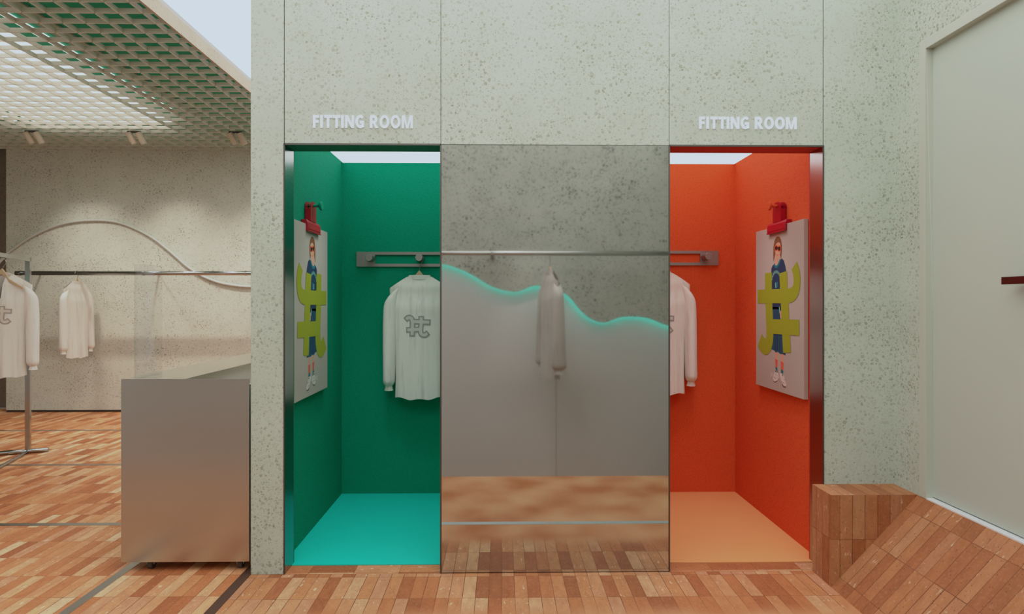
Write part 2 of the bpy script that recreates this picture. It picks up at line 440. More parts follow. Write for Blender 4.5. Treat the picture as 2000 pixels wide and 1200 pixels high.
# signs
def arcpts(cx_, cy_, rx, ry, a0, a1, n=20):
    return [(cx_ + rx * cos(radians(a0 + (a1 - a0) * i / n)), cy_ + ry * sin(radians(a0 + (a1 - a0) * i / n))) for i in range(n + 1)]
def band(outer, inner): return [[o0, o1, i1, i0] for o0, o1, i0, i1 in zip(outer, outer[1:], inner, inner[1:])]
def rect(a, b, c, d): return [(a, b), (c, b), (c, d), (a, d)]
W_ = .225                                    # stem width, cap height 1
GLY = {
 'F': (.60, [rect(0, 0, W_, 1), rect(W_, .80, .60, 1), rect(W_, .40, .56, .59)]),
 'I': (.225, [rect(0, 0, W_, 1)]),
 'T': (.80, [rect(.29, 0, .51, .80), rect(0, .80, .80, 1)]),
 'N': (.92, [rect(0, 0, .21, 1), rect(.71, 0, .92, 1), [(.21, 1), (.27, 1), (.71, .34), (.71, 0), (.65, 0), (.21, .66)]]),
 'G': (.88, band(arcpts(.50, .5, .50, .52, 48, 318), arcpts(.50, .5, .27, .33, 48, 318)) + [rect(.63, .06, .88, .55), rect(.46, .36, .63, .55)]),
 'R': (.84, [rect(0, 0, W_, 1), rect(W_, .81, .42, 1), rect(W_, .37, .42, .56)] + band(arcpts(.42, .685, .32, .315, -90, 90), arcpts(.42, .685, .085, .125, -90, 90)) + [[(.30, .42), (.54, .42), (.86, 0), (.57, 0)]]),
 'O': (1.0, band(arcpts(.50, .5, .50, .52, 0, 360, 36), arcpts(.50, .5, .27, .33, 0, 360, 36))),
 'M': (1.14, [rect(0, 0, .20, 1), rect(.94, 0, 1.14, 1), [(.20, 1), (.30, 1), (.60, .02), (.60, 0), (.48, 0), (.20, .72)], [(.94, 1), (.84, 1), (.54, .02), (.54, 0), (.66, 0), (.94, .72)]]),
 ' ': (.30, [])}
def sign(u0, u1, v0, v1, label):
    p0 = on_y(u0, v1, 0); p1 = on_y(u1, v0, 0)
    x = 0; polys = []
    for ch in 'FITTING ROOM':
        wdt, ps = GLY[ch]
        if ps: polys.append([[(a + x, b) for a, b in q] for q in ps])
        x += wdt + (.19 if ch != 'T' else .11)
    x -= .19
    sx = (p1.x - p0.x) / x; sy = (p1.z - p0.z); cxm = (p0.x + p1.x) / 2
    t = thing('sign_lettering', (cxm, 0, p0.z), label, 'sign', 'white fitting room lettering')
    for ps in polys:
        mb = MB()
        for q in ps: mb.prism([(p0.x - cxm + a * sx, b * sy) for a, b in q], 1, -.007, -.0005)
        mb.build('letter', M['sign_white'], t)
sign(612, 806, 226.5, 250, 'white FITTING ROOM letters on the wall above the green room')
sign(1365.5, 1555, 229.8, 252, 'white FITTING ROOM letters on the wall above the orange room')

# ---------------------------------------------------------------- floors
def quad_floor(x0, x1, y0, y1, z, ou=0.0, ov=0.0):
    return MB().face([(x0, y0, z), (x1, y0, z), (x1, y1, z), (x0, y1, z)],
                     [(x0 + ou, y0 + ov), (x1 + ou, y0 + ov), (x1 + ou, y1 + ov), (x0 + ou, y1 + ov)])
PE = -(on_floor(1080, 930.5).y)      # platform edge mirrored into the panel
SY = [-0.735, on_floor(100, 1025).y, on_floor(100, 908.7).y, on_floor(100, 841.5).y]
S1a, S1b = on_floor(124.5 - 10.5, 1200).x, on_floor(135, 1200).x
S2a, S2b = on_floor(397, 1200).x, on_floor(419.5, 1200).x
rowoff = -on_floor(1080, 1125.5).y
fl = quad_floor(S2b, XW + .02, PE, 0.0, 0.0, 0.0, rowoff + 0.235 * 20)
fx, fy = S2b, PE
struct('floor', fl, M['brick_floor'])
struct('floor_left', quad_floor(S1b, S2a, PE, 5.2, 0.0, 0.02, 4.7), M['brick_store'])
struct('floor_store', quad_floor(-9.0, S1a, PE, 5.2, 0.0, 0.015, 4.7), M['brick_store'])
struct('floor_base', box((-9.0, PE, -.85), (XW + .02, 5.2, -.004)), M['seam'])
struct('floor_fill', quad_floor(S2a, GL - T, 0.0, 5.2, -.003, 0.02, 4.7), M['brick_store'])
# border course in the two openings, tiles laid lengthwise
def border(x0, x1):
    mb = MB()
    mb.face([(x0, 0, 0.0), (x1, 0, 0.0), (x1, .018, .0), (x0, .018, .0)], [(0, x0 + 5), (0, x1 + 5), (.018, x1 + 5), (.018, x0 + 5)])
    mb.face([(x0, .018, 0.0), (x1, .018, 0.0), (x1, .108, .0), (x0, .108, .0)], [(.063, x0 + 5), (.063, x1 + 5), (.126, x1 + 5), (.126, x0 + 5)])
    return mb
struct('floor_threshold_green', border(XL1, XM0), M['brick_floor'])
struct('floor_threshold_orange', border(XM1, XR1), M['brick_floor'])
# metal inlay strips
def inlay(lo, hi, mat, label):
    tag(MB().box(lo, hi).build('inlay_strip', mat), label, 'floor strip', 'metal strips inlaid in the brick floor')
inlay((S1a, PE, -.002), (S1b, 5.0, .0015), M['strip'], 'grey metal strip in the floor running under the left edge of the steel counter')
inlay((S2a, PE, -.003), (S2b, 0.9, .0008), M['slot'], 'dark brown metal strip in the floor beside the terrazzo pillar foot')
for Y, lb in zip(SY[1:], ('widest cross strip in the store floor, beside the counter front', 'cross strip in the store floor just in front of the rack foot', 'thin cross strip in the store floor nearest the back wall')):
    inlay((-9.0, Y - .024, -.002), (S1a, Y + .024, .0012), M['strip'], lb)
inlay((S2b, SY[0] - .024, -.002), (XW - .4, SY[0] + .024, .0015), M['strip_light'], 'pale metal strip in the floor in front of the mirror panel')

# ---------------------------------------------------------------- bench block, sloped brick skirt and the right wall with its door
pB = on_floor(1623.5, 1147.5)
BX, BYF = pB.x, pB.y
BZ = px_z(1623.5, 968, BYF)
SX1 = XW
bb = MB()
bb.face([(BX, BYF, 0), (SX1, BYF, 0), (SX1, BYF, BZ), (BX, BYF, BZ)], [(.02, 0), (SX1 - BX + .02, 0), (SX1 - BX + .02, BZ), (.02, BZ)])
bb.face([(BX, 0, 0), (BX, BYF, 0), (BX, BYF, BZ), (BX, 0, BZ)], [(5, 0), (5 - BYF, 0), (5 - BYF, BZ), (5, BZ)])
bb.face([(BX, BYF, BZ), (SX1, BYF, BZ), (SX1, 0, BZ), (BX, 0, BZ)], [(0, 0), (SX1 - BX, 0), (SX1 - BX, -BYF), (0, -BYF)])
tag(bb.build('brick_bench', M['brick_block']), 'low terracotta brick ledge block in the corner beside the orange room', 'ledge')
SL = sqrt((SX1 - BX) ** 2 + BZ ** 2)
rp = MB()
rp.face([(BX, BYF, 0), (BX, PE, 0), (SX1, PE, BZ), (SX1, BYF, BZ)], [(0, -.065), (BYF - PE, -.065), (BYF - PE, SL - .065), (0, SL - .065)])
rp.face([(BX, PE, 0), (SX1, PE, 0), (SX1, PE, BZ)], [(0, 0), (.4, 0), (.4, .4)])
tag(rp.build('brick_slope', M['brick_block']), 'steep sloping terracotta brick skirt rising to the foot of the door', 'slope')

DY0 = y_at(1797, XW); DYi = y_at(1809.5, XW)
DZt = px_z(1797, 84, DY0); DZi = px_z(1809.5, 95, DYi)
DYE = -1.35
REC = 0.032
wr = MB()
wr.box((XW, DY0, -.6), (XW + .1, 0.0, ZC))
wr.box((XW, DYE - .05, DZt), (XW + .1, DY0, ZC))
wr.box((XW, MY, -.85), (XW + .1, DYE - .05, ZC))
wr.box((XW, DYE - .05, -.6), (XW + .1, DY0, BZ))
struct('wall_right', wr, M['terrazzo'])
dm = thing('door_1', (XW, DY0, BZ), 'plain grey-green door in a pale frame on the right wall above the brick slope', 'door')
dm['kind'] = 'structure'
def loc(p): return (p[0] - XW, p[1] - DY0, p[2] - BZ)
f = MB()
f.box(loc((XW - .004, DYi, BZ)), loc((XW + .06, DY0, DZt)))
f.box(loc((XW - .004, DYE, DZi)), loc((XW + .06, DYi, DZt)))
f.box(loc((XW - .004, DYE - .05, BZ)), loc((XW + .06, DYE, DZt)))
f.build('door_frame', M['frame_paint'], dm, bevel=.002)
MB().box(loc((XW + REC, DYE, BZ + .010)), loc((XW + REC + .04, DYi, DZi))).build('door_leaf', M['door_paint'], dm)
MB().box(loc((XW - .002, DYE, BZ - .002)), loc((XW + REC + .02, DYi, BZ + .004))).build('door_sill', M['sill_white'], dm)
hy = y_at(1961, XW + REC - .05)
hz0 = px_z(1961, 556, hy); hz1 = px_z(1961, 541.5, hy)
hb = MB()
hb.box(loc((XW + REC - .062, hy - .36, hz0)), loc((XW + REC - .05, hy, hz1)))
hb.build('door_handle', M['handle_red'], dm, bevel=.001)
for yy in (hy - .06, hy - .30):
    MB().box(loc((XW + REC - .052, yy - .012, hz0 + .006)), loc((XW + REC + .001, yy + .012, hz1 - .006))).build('handle_post', M['handle_red'], dm)

# ---------------------------------------------------------------- store behind on the left
WY = 4.86
ZG = px_z(150, 295, WY) + .012
WX0 = px_x(12, WY)
struct('wall_store_back', box((WX0, WY, 0.03), (0.3, WY + .1, ZG + .4)), M['terrazzo_store'])
struct('baseboard_store', box((WX0, WY + .006, 0), (0.3, WY + .1, 0.03)), M['seam'])
struct('wall_store_recess', box((-9.0, WY + .35, 0), (WX0 + .1, WY + .45, ZG + .4)), M['terrazzo_dark'])
struct('wall_store_left', box((-9.1, -.5, 0), (-9.0, WY + .45, ZG + .4)), M['terrazzo_store'])
# lattice ceiling
GX1 = -2.36
lat = MB()
CW = .162; CD = .158; SH = .034; ST = .004
x = GX1 - .07
while x > -8.9:
    lat.box((x - ST, -.6, ZG), (x + ST, WY, ZG + SH)); x -= CW
y = WY - .05
while y > -.6:
    lat.box((-8.9, y - ST, ZG), (GX1, y + ST, ZG + SH)); y -= CD
struct('ceiling_lattice', lat, M['slat'])
struct('ceiling_store', box((-9.0, -.6, ZG + .103), (GX1 - .02, WY + .4, ZG + .13)), M['lattice_green'])
bz1 = px_z(488, 156, on_floor(0, 1200).y)
struct('trim_8', box((GX1, -.6, ZG), (GX1 + .02, WY, ZG + .105)), M['terrazzo_trim'])
def panel(name, x0, x1, y0, y1, z, mat, label, cat='ceiling light', group='lights above the lattice ceiling'):
    tag(MB().box((x0, y0, z), (x1, y1, z + .015)).build(name, mat), label, cat, group)
PLX0, PLX1, PLY1 = -5.28, -3.72, 3.88
panel('light_panel', PLX0, PLX1, 0.3, PLY1, ZG + .086, M['grid_light'], 'large white light panel glowing through the lattice ceiling')
panel('linear_light', -3.56, -3.50, -.2, 3.55, ZG + .086, M['grid_light'], 'thin white light line above the lattice beside the big panel')
panel('linear_light', -5.52, -5.46, -.2, 3.88, ZG + .086, M['grid_light'], 'thin white light line above the lattice at the far side of the big panel')
panel('duct', -3.42, -3.28, -.2, 3.6, ZG + .086, M['pale_duct'], 'pale grey green duct above the lattice beside the thin light line', 'duct', None)
# luminous ceiling over the shop
struct('ceiling', box((GX1 + .02, MY, ZC), (XW + .1, WY + .1, ZC + .03)), M['sky_light'])

# spotlights
def spot(u, v, label):
    Y = 3.95
    p = on_y(u, v, Y)
    t = thing('twin_spotlight', (p.x, Y, ZG - .012), label, 'spotlight', 'twin spotlights under the lattice ceiling')
    MB().box((-.075, -.010, -.006), (.075, .010, .012)).build('bracket', M['spot_dark'], t)
    for s in (-.055, .055):
        a = Vector((s - .012, 0, -.005)); d = Vector((.40, .34, -1)).normalized()
        hd = MB().tube([a, a + d * .135], .034, 16).build('head', M['spot_body'], t, bevel=.002)
        MB().tube([a - d * .004, a + d * .001], .030, 16).build('rear_cap', M['spot_dark'], hd)
        MB().tube([a + d * .134, a + d * .137], .026, 16).build('lens', M['white_paint'], hd)
        L = bpy.data.lights.new('spot_beam', 'SPOT'); L.energy = 48; L.spot_size = radians(92); L.spot_blend = 1.0; L.color = (1, .95, .86); L.shadow_soft_size = .03
        lo = bpy.data.objects.new('spot_beam', L); COL.objects.link(lo); lo.parent = hd
        lo.location = a + d * .16; tgt = Vector((.25, .9, -2.7)) if s < 0 else Vector((.2, .1, -2.5))
        lo.rotation_euler = tgt.to_track_quat('-Z', 'Y').to_euler()
spot(62, 255, 'twin cream spotlight heads under the lattice, leftmost of three pairs')
spot(262, 256, 'twin cream spotlight heads under the lattice, middle of three pairs')
spot(460, 257, 'twin cream spotlight heads under the lattice, nearest the front pillar')

# wall rail and wave tube
RY = 4.52
rl = thing('clothes_rail', (px_x(260, RY), RY, px_z(260, 534, RY)), 'long dark chrome clothes rail on the store back wall', 'rail')
rx0, rx1 = px_x(31, RY) - rl.location.x, 2.2
MB().tube([(rx0, 0, 0), (rx1, 0, 0)], .027, 14).build('rail_tube', M['chrome'], rl, smooth=True)
for u in (40, 281, 480):
    xx = px_x(u, RY) - rl.location.x
    MB().tube([(xx, 0.0, 0), (xx, WY - RY + .002, 0)], .014, 10).build('wall_bracket', M['chrome'], rl, smooth=True)
    MB().tube([(xx - .012, 0, 0), (xx + .012, 0, 0)], .031, 14).build('collar', M['chrome'], rl)
wp = [(-40, 560), (10, 500), (30, 483), (60, 463), (100, 444.5), (140, 434), (185, 430.5), (225, 433.5), (262, 446), (300, 466.5), (335, 494), (362, 518), (385, 534), (410, 546), (440, 555), (488, 560.5), (540, 556)]
tag(MB().tube(smooth_path([on_y(u, v, WY - .02) for u, v in wp], 5), .0165, 10).build('wave_tube', M['white_paint'], smooth=True), 'thin white tube curving in a wave along the store back wall', 'wall tube')

# standing rack
ra = on_floor(55, 886); top = px_z(55, 503, ra.y)
Xp, Yp = ra.x, ra.y
dr = (on_floor(0, 915) - on_floor(48, 889)).normalized()
rk = thing('garment_rack', (Xp, Yp, 0), 'freestanding square tube garment rack with a crossbar foot in the store', 'rack')
qz = Vector((0, 0, 1))
def sq(a, b, w):
    a = Vector(a); b = Vector(b); t = (b - a).normalized()
    r1 = t.cross(qz).normalized() if abs(t.z) < .9 else Vector((dr.x, dr.y, 0)).cross(qz).normalized()
    r2 = t.cross(r1).normalized()
    return MB().loft([[p + r1 * (i * w) + r2 * (j * w) for i, j in ((-1, -1), (1, -1), (1, 1), (-1, 1))] for p in (a, b)])
d3 = Vector((dr.x, dr.y, 0))
sq((0, 0, .03), (0, 0, top), .019).build('post', M['chrome'], rk)
sq(-d3 * .019 + Vector((0, 0, top - .019)), d3 * 2.0 + Vector((0, 0, top - .019)), .019).build('top_bar', M['chrome'], rk)
c1 = on_floor(95, 883) - Vector((Xp, Yp, 0)); cd = (on_floor(0, 890.5) - on_floor(95, 883)).normalized()
MB().tube([c1 + qz * .022, c1 + cd * .52 + qz * .022], .02, 12).build('foot_bar', M['chrome'], rk, smooth=True)
MB().tube([Vector((0, 0, .02)) + d3 * .02, d3 * .12 + qz * .014, d3 * 2.0 + qz * .014], .014, 10).build('base_bar', M['chrome'], rk, smooth=True)
sq(d3 * 1.98 + qz * .01, d3 * 1.98 + qz * top, .019).build('post', M['chrome'], rk)

# steel counter
CY0 = 0.046
cxl = px_x(236.5, CY0); cxr = -1.325
cz1 = px_z(237, 741, CY0); cz0 = px_z(237, 1099, CY0)
CY1 = 1.95
ct = thing('steel_counter', (cxl, CY0, 0), 'brushed steel sales counter on castors beside the terrazzo pillar', 'counter')
w = cxr - cxl; dep = CY1 - CY0
xr = px_x(360.4, CY0) - cxl
MB().box((0, 0, cz0), (w, .004, cz1)).build('front_panel', M['steel'], ct)
MB().box((0, .004, cz0), (xr, dep, cz1)).build('body', M['steel_top'], ct)
MB().box((xr, .004, cz0), (w, dep, cz1 - .085)).box((w - .02, .004, cz1 - .085), (w, dep, cz1 - .03)).build('recess', M['steel_top'], ct)
for (cxx, cyy) in ((.135, .045), (w - .06, .045), (.135, dep - .1), (w - .06, dep - .1)):
    wl = MB().tube([(cxx - .013, cyy, .026), (cxx + .013, cyy, .026)], .026, 18).build('castor', M['spot_dark'], ct, bevel=.004)
    MB().box((cxx - .02, cyy - .012, .026), (cxx + .02, cyy + .012, cz0 + .004)).build('fork', M['rail_steel'], wl)
# acrylic tower on the counter
ty = CY0 + .045
tx0, tx1 = px_x(262.3, ty), px_x(278.7, ty)
tzt = px_z(262, 516.5, ty)
tyb = y_at(317.1, tx1)
tag(MB().box((tx0, ty, cz1 + .0005), (tx1, tyb, tzt)).build('acrylic_block', M['glass']), 'tall clear acrylic block standing on the steel counter', 'display block')

# ---------------------------------------------------------------- shirts and hangers
def lerp_tab(tab, z):
    for (z0, a), (z1, b) in zip(tab, tab[1:]):
        if z <= z0 and z >= z1:
            t = (z0 - z) / (z0 - z1); t = t * t * (3 - 2 * t); return a + (b - a) * t
    return tab[-1][1] if z < tab[-1][0] else tab[0][1]
WT = [(0, .215), (-.10, .215), (-.17, .208), (-.32, .186), (-.5, .172), (-.72, .171), (-.90, .176)]
DT = [(0, .012), (-.10, .030), (-.25, .052), (-.5, .052), (-.9, .058)]
HEM = -.875
def ztop(x):
    a = abs(x)
    if a < .078: return 0.0
    t = min(1.0, (a - .078) / (.215 - .078)); return -.088 * t ** 1.12
def front_d(s, z, seed, amp, flat=1.0):
    d = lerp_tab(DT, z) * max(0.0, 1 - abs(s) ** 2.6) ** .5
    k = max(0.0, min(1.0, (-z - .30) / .5))
    fold = (sin(s * 9.0 + seed) * .55 + sin(s * 16.0 + seed * 2.3 + z * 2.0) * .35 + sin(s * 27 + seed * 4.1) * .12) * amp * k * (1 - abs(s) ** 4)
    return d + fold
def shirt(name, loc, label, mat, mat_fill, mat_line, rz=0.0, scale=1.0, seed=1.0, placket=False, emblem=False, sleeves=(1, 1), amp=.012, depth=1.0, tilt=0.0):
    t = thing(name, loc, label, 'shirt', 'white long sleeved shirts on hangers', rz)
    t.scale = (scale, scale * depth, scale)
    t.rotation_euler = (0, tilt, rz)
    nu, nv = 64, 46
    mb = MB()
    def pt(i, j, side):
        s = -1 + 2 * i / nu
        xt = s * .215
        zt = ztop(xt)
        if placket and side < 0:
            if abs(xt) < .010: zt = -.205
            elif abs(xt) < .026: zt = -.10 + .05 * (abs(xt) - .01) / .016
            elif abs(xt) < .075: zt = -.032 * (1 - ((abs(xt) - .026) / .049) ** 2)
        hem = HEM - .006 * cos(s * 3) + .006 * sin(s * 8 + seed)
        z = hem + (zt - hem) * j / nv
        x = s * lerp_tab(WT, z)
        return Vector((x, side * front_d(s, z, seed + (3 if side > 0 else 0), amp), z))
    for side in (-1, 1):
        i0 = len(mb.v)
        for j in range(nv + 1):
            for i in range(nu + 1): mb.v.append(pt(i, j, side))
        for j in range(nv):
            for i in range(nu):
                q = [i0 + j * (nu + 1) + i, i0 + j * (nu + 1) + i + 1, i0 + (j + 1) * (nu + 1) + i + 1, i0 + (j + 1) * (nu + 1) + i]
                mb.f.append(tuple(q if side < 0 else reversed(q))); mb.u.append(None); mb.k.append(0)
    body = mb.build('body', mat, t, smooth=True)
    # collar band
    cb = MB()
    n = 28
    for sd in ((-1, 1) if placket else (0,)):
        ring_lo, ring_hi = [], []
        for i in range(n + 1):
            if placket:
                a = pi * (.10 + .90 * i / n) if sd > 0 else pi * (-.10 - .90 * i / n)
                x = .079 * sin(a); y = -.022 * cos(a)
                up = .016 * (1 - cos(a)) / 2 - (.028 if i < 3 else .0) + .004
                z = -.034 * (1 + cos(a)) / 2
            else:
                a = 2 * pi * i / n
                x = .079 * cos(a); y = .019 * sin(a); z = -.004; up = .013
            ring_lo.append((x, y - .002 if placket else y, z - .02)); ring_hi.append((x * .97, y, z + up))
        cb.loft([ring_lo, ring_hi], closed=False, cap=False)
    cb.build('collar', mat, t, smooth=True)
    # sleeves
    for sd, on in zip((-1, 1), sleeves):
        if not on: continue
        path = smooth_path([(.168, -.098), (.193, -.15), (.208, -.22), (.214, -.36), (.217, -.55), (.219, -.70), (.220, -.79)], 6)
        L = len(path) - 1; rings = []
        for i, p in enumerate(path):
            q = i / L
            rx = .034 + .008 * min(1, q * 3) + .006 * sin(pi * min(1, q * 1.05))
            ry = .022 + .014 * min(1, q * 5) + .028 * q
            if q > .90:
                e = (q - .90) / .10; rx *= 1 - .50 * e ** 2; ry *= 1 - .58 * e ** 2
            ring = []
            for j in range(28):
                a = 2 * pi * j / 28
                w = 1 + .05 * sin(a * 3 + seed + q * 5) * min(1, q * 2) + (.09 * sin(a * 9 + seed) * max(0, (q - .82) / .18))
                ring.append((sd * (p.x + rx * w * cos(a)), -.004 + ry * w * sin(a), p.y - .72 * rx * cos(a) * max(0, 1 - q * 3.2)))
            rings.append(ring)
        sl = MB().loft(rings, True, False).build('sleeve', mat, t, smooth=True)
        e = path[-1]; cr = []
        for dz, k in ((.008, .92), (-.006, 1.0), (-.018, 1.06), (-.030, 1.22)):
            cr.append([(sd * (e.x + .026 * k * (1 + .06 * sin(7 * b + seed)) * cos(b)), -.004 + .030 * k * (1 + .06 * sin(7 * b + seed)) * sin(b), e.y + dz) for b in [2 * pi * j / 28 for j in range(28)]])
        MB().loft(cr, True, False).build('cuff', mat, sl, smooth=True)
    if emblem:
        s0 = 1.0
        # hash-like crest: outline strokes, then fill
        S = [[(-.088, .052), (-.072, .064), (-.052, .058), (-.044, .036), (-.044, .0), (-.046, -.062)],
             [(.018, .066), (.018, .02), (.014, -.03), (.022, -.055), (.045, -.060), (.062, -.048)],
             [(-.044, .036), (.0, .034), (.076, .030)],
             [(-.080, -.024), (-.03, -.022), (.016, -.020)]]
        cx0, cz0_ = (.0, -.36)
        if placket: cz0_ = -.345
        def ribbon(mbx, path, wd, off, ends):
            P = smooth_path([Vector((a, b, 0)) for a, b in path], 8) if len(path) > 3 else [Vector((path[0][0] + (path[-1][0] - path[0][0]) * i / 14, path[0][1] + (path[-1][1] - path[0][1]) * i / 14, 0)) for i in range(15)]
            if ends:
                P = [P[0] + (P[0] - P[1]).normalized() * ends] + P + [P[-1] + (P[-1] - P[-2]).normalized() * ends]
            A, B, C = [], [], []
            for i, p in enumerate(P):
                tg = (P[min(i + 1, len(P) - 1)] - P[max(i - 1, 0)]).normalized(); nn = Vector((-tg.y, tg.x, 0))
                for arr, q in ((A, p + nn * wd), (C, p), (B, p - nn * wd)):
                    x, z = q.x + cx0, q.y + cz0_
                    s = max(-1, min(1, x / lerp_tab(WT, z)))
                    arr.append((x, -front_d(s, z, seed, amp) - off, z))
            mbx.loft([A, C, B], closed=False, cap=False)
        e1 = MB(); e2 = MB()
        for i, p in enumerate(S):
            ribbon(e1, p, .0205, .0020 + i * .0002, .0095)
            ribbon(e2, p, .0105, .0034 + i * .0002, .000)
        em = e1.build('emblem', mat_line, t)
        e2.build('emblem_fill', mat_fill, em)
    return t

def hanger(loc, label, hook_r=.024, rz=0.0, scale=1.0, neck=.075, hook_y=0.0):
    """origin at the bottom of the wooden shoulders' neck; hook rises above"""
    t = thing('coat_hanger', loc, label, 'hanger', 'wooden coat hangers', rz)
    t.scale = (scale,) * 3
    pr = []
    for i in range(25):
        s = -1 + 2 * i / 24
        zt = .055 * max(0, 1 - abs(s) * 3.0) ** .7 - .10 * abs(s) ** 1.1 - .004
        x = s * .172
        th = .028 - .010 * abs(s)
        pr.append([(x, -.007, zt), (x, .007, zt), (x, .007, zt - th - .02 * max(0, 1 - abs(s) * 4)), (x, -.007, zt - th - .02 * max(0, 1 - abs(s) * 4))])
    MB().loft(pr).build('shoulders', M['wood'], t, bevel=.002)
    z0 = .048; pts = [(0, 0, z0), (0, hook_y, z0 + neck - hook_r)]
    cz = z0 + neck
    for i in range(15):
        a = radians(-60 + i * 17)
        pts.append((hook_r * cos(a) , hook_y, cz + hook_r * sin(a) + hook_r * .3))
    MB().tube([pts[0], (hook_r * .30, hook_y, z0 + neck - hook_r * 1.0)] + pts[2:], .0024, 8).build('hook', M['wire'], t, smooth=True)
    return t

# shirt in the green room
SYD = BY - .10
p = on_y(819.5, 540, SYD)
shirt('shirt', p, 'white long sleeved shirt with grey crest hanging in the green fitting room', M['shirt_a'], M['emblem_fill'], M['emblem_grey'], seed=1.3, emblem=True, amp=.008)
hanger((p.x - .002, SYD, p.z - .008), 'wooden hanger holding the shirt in the green room', neck=.068, hook_y=-.0)
# shirt in the orange room
q = on_y(1290, 533, SYD)
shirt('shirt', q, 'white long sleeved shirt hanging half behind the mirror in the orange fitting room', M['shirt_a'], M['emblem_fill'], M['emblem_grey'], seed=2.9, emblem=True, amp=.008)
hanger((q.x, SYD, q.z - .008), 'wooden hanger behind the mirror edge in the orange room', neck=.068)

# hook rails
def rail(x0, x1, pegs, v, u, label, pcol):
    zc = px_z(u, v, BY)
    t = thing('hook_rail', ((x0 + x1) / 2, BY, zc), label, 'hook rail', 'slotted metal hook rails')
    cxm = (x0 + x1) / 2; h = .054; b = .021; w = .085
    mb = MB()
    mb.box((x0 - cxm, -.014, h - b), (x1 - cxm, -.001, h)).box((x0 - cxm, -.014, -h), (x1 - cxm, -.001, -h + b))
    mb.box((x0 - cxm, -.014, -h + b), (x0 - cxm + .135, -.001, h - b)).box((x1 - cxm - .135, -.014, -h + b), (x1 - cxm, -.001, h - b))
    mb.build('slotted_plate', M['rail_steel'], t)
    for px_ in pegs:
        MB().tube([(px_ - cxm, -.001, .006), (px_ - cxm, -.112, .006), (px_ - cxm, -.116, .006)], [.027, .027, .0255], 20).build('peg', M['rail_steel'], t, bevel=.001)
pgy = BY - .115
pg1 = px_x(720, pgy); pg2 = px_x(818, pgy); step = pg2 - pg1
rail(px_x(697, BY), GR - .11, [pg1, pg2, pg2 + step], 507, 780, 'slotted metal hook rail with round pegs on the green back wall', None)
pg3 = px_x(1384.5, pgy)
rail(OL + .11, px_x(1402, BY), [pg3, pg3 - step, pg3 - 2 * step], 504.5, 1350, 'slotted metal hook rail with round pegs on the orange back wall', None)

# shirts in the store
sy = RY - .01
sp_ = on_y(150, 551, sy)
shirt('shirt', sp_, 'plain white shirt hung at an angle on the store wall rail', M['shirt_b'], M['emblem_cream'], M['emblem_taupe'], rz=radians(88), scale=1.06, seed=4.2, amp=.014, depth=.8)
hanger((sp_.x, sy, sp_.z - .006), 'wooden hanger on the chrome rail of the store wall', rz=radians(88), neck=.045, hook_r=.034)
ks = 0.46
sr = Vector((Xp, Yp, 0)) + d3 * 0.80
RS = y_at(9, sr.x)
rp_ = Vector((px_x(4, sr.y), sr.y, px_z(4, 536, sr.y)))
tb = (rp_.x - Xp) / d3.x if abs(d3.x) > 1e-4 else .8
shirt('shirt', rp_, 'white shirt with open placket and grey crest hanging on the standing rack', M['shirt_b'], M['emblem_cream'], M['emblem_taupe'], rz=radians(20), scale=.955, seed=5.6, placket=True, emblem=True, amp=.012)
hanger((rp_.x, rp_.y, rp_.z - .004), 'wooden hanger carrying the crested shirt on the standing rack', neck=.045, hook_r=.032)

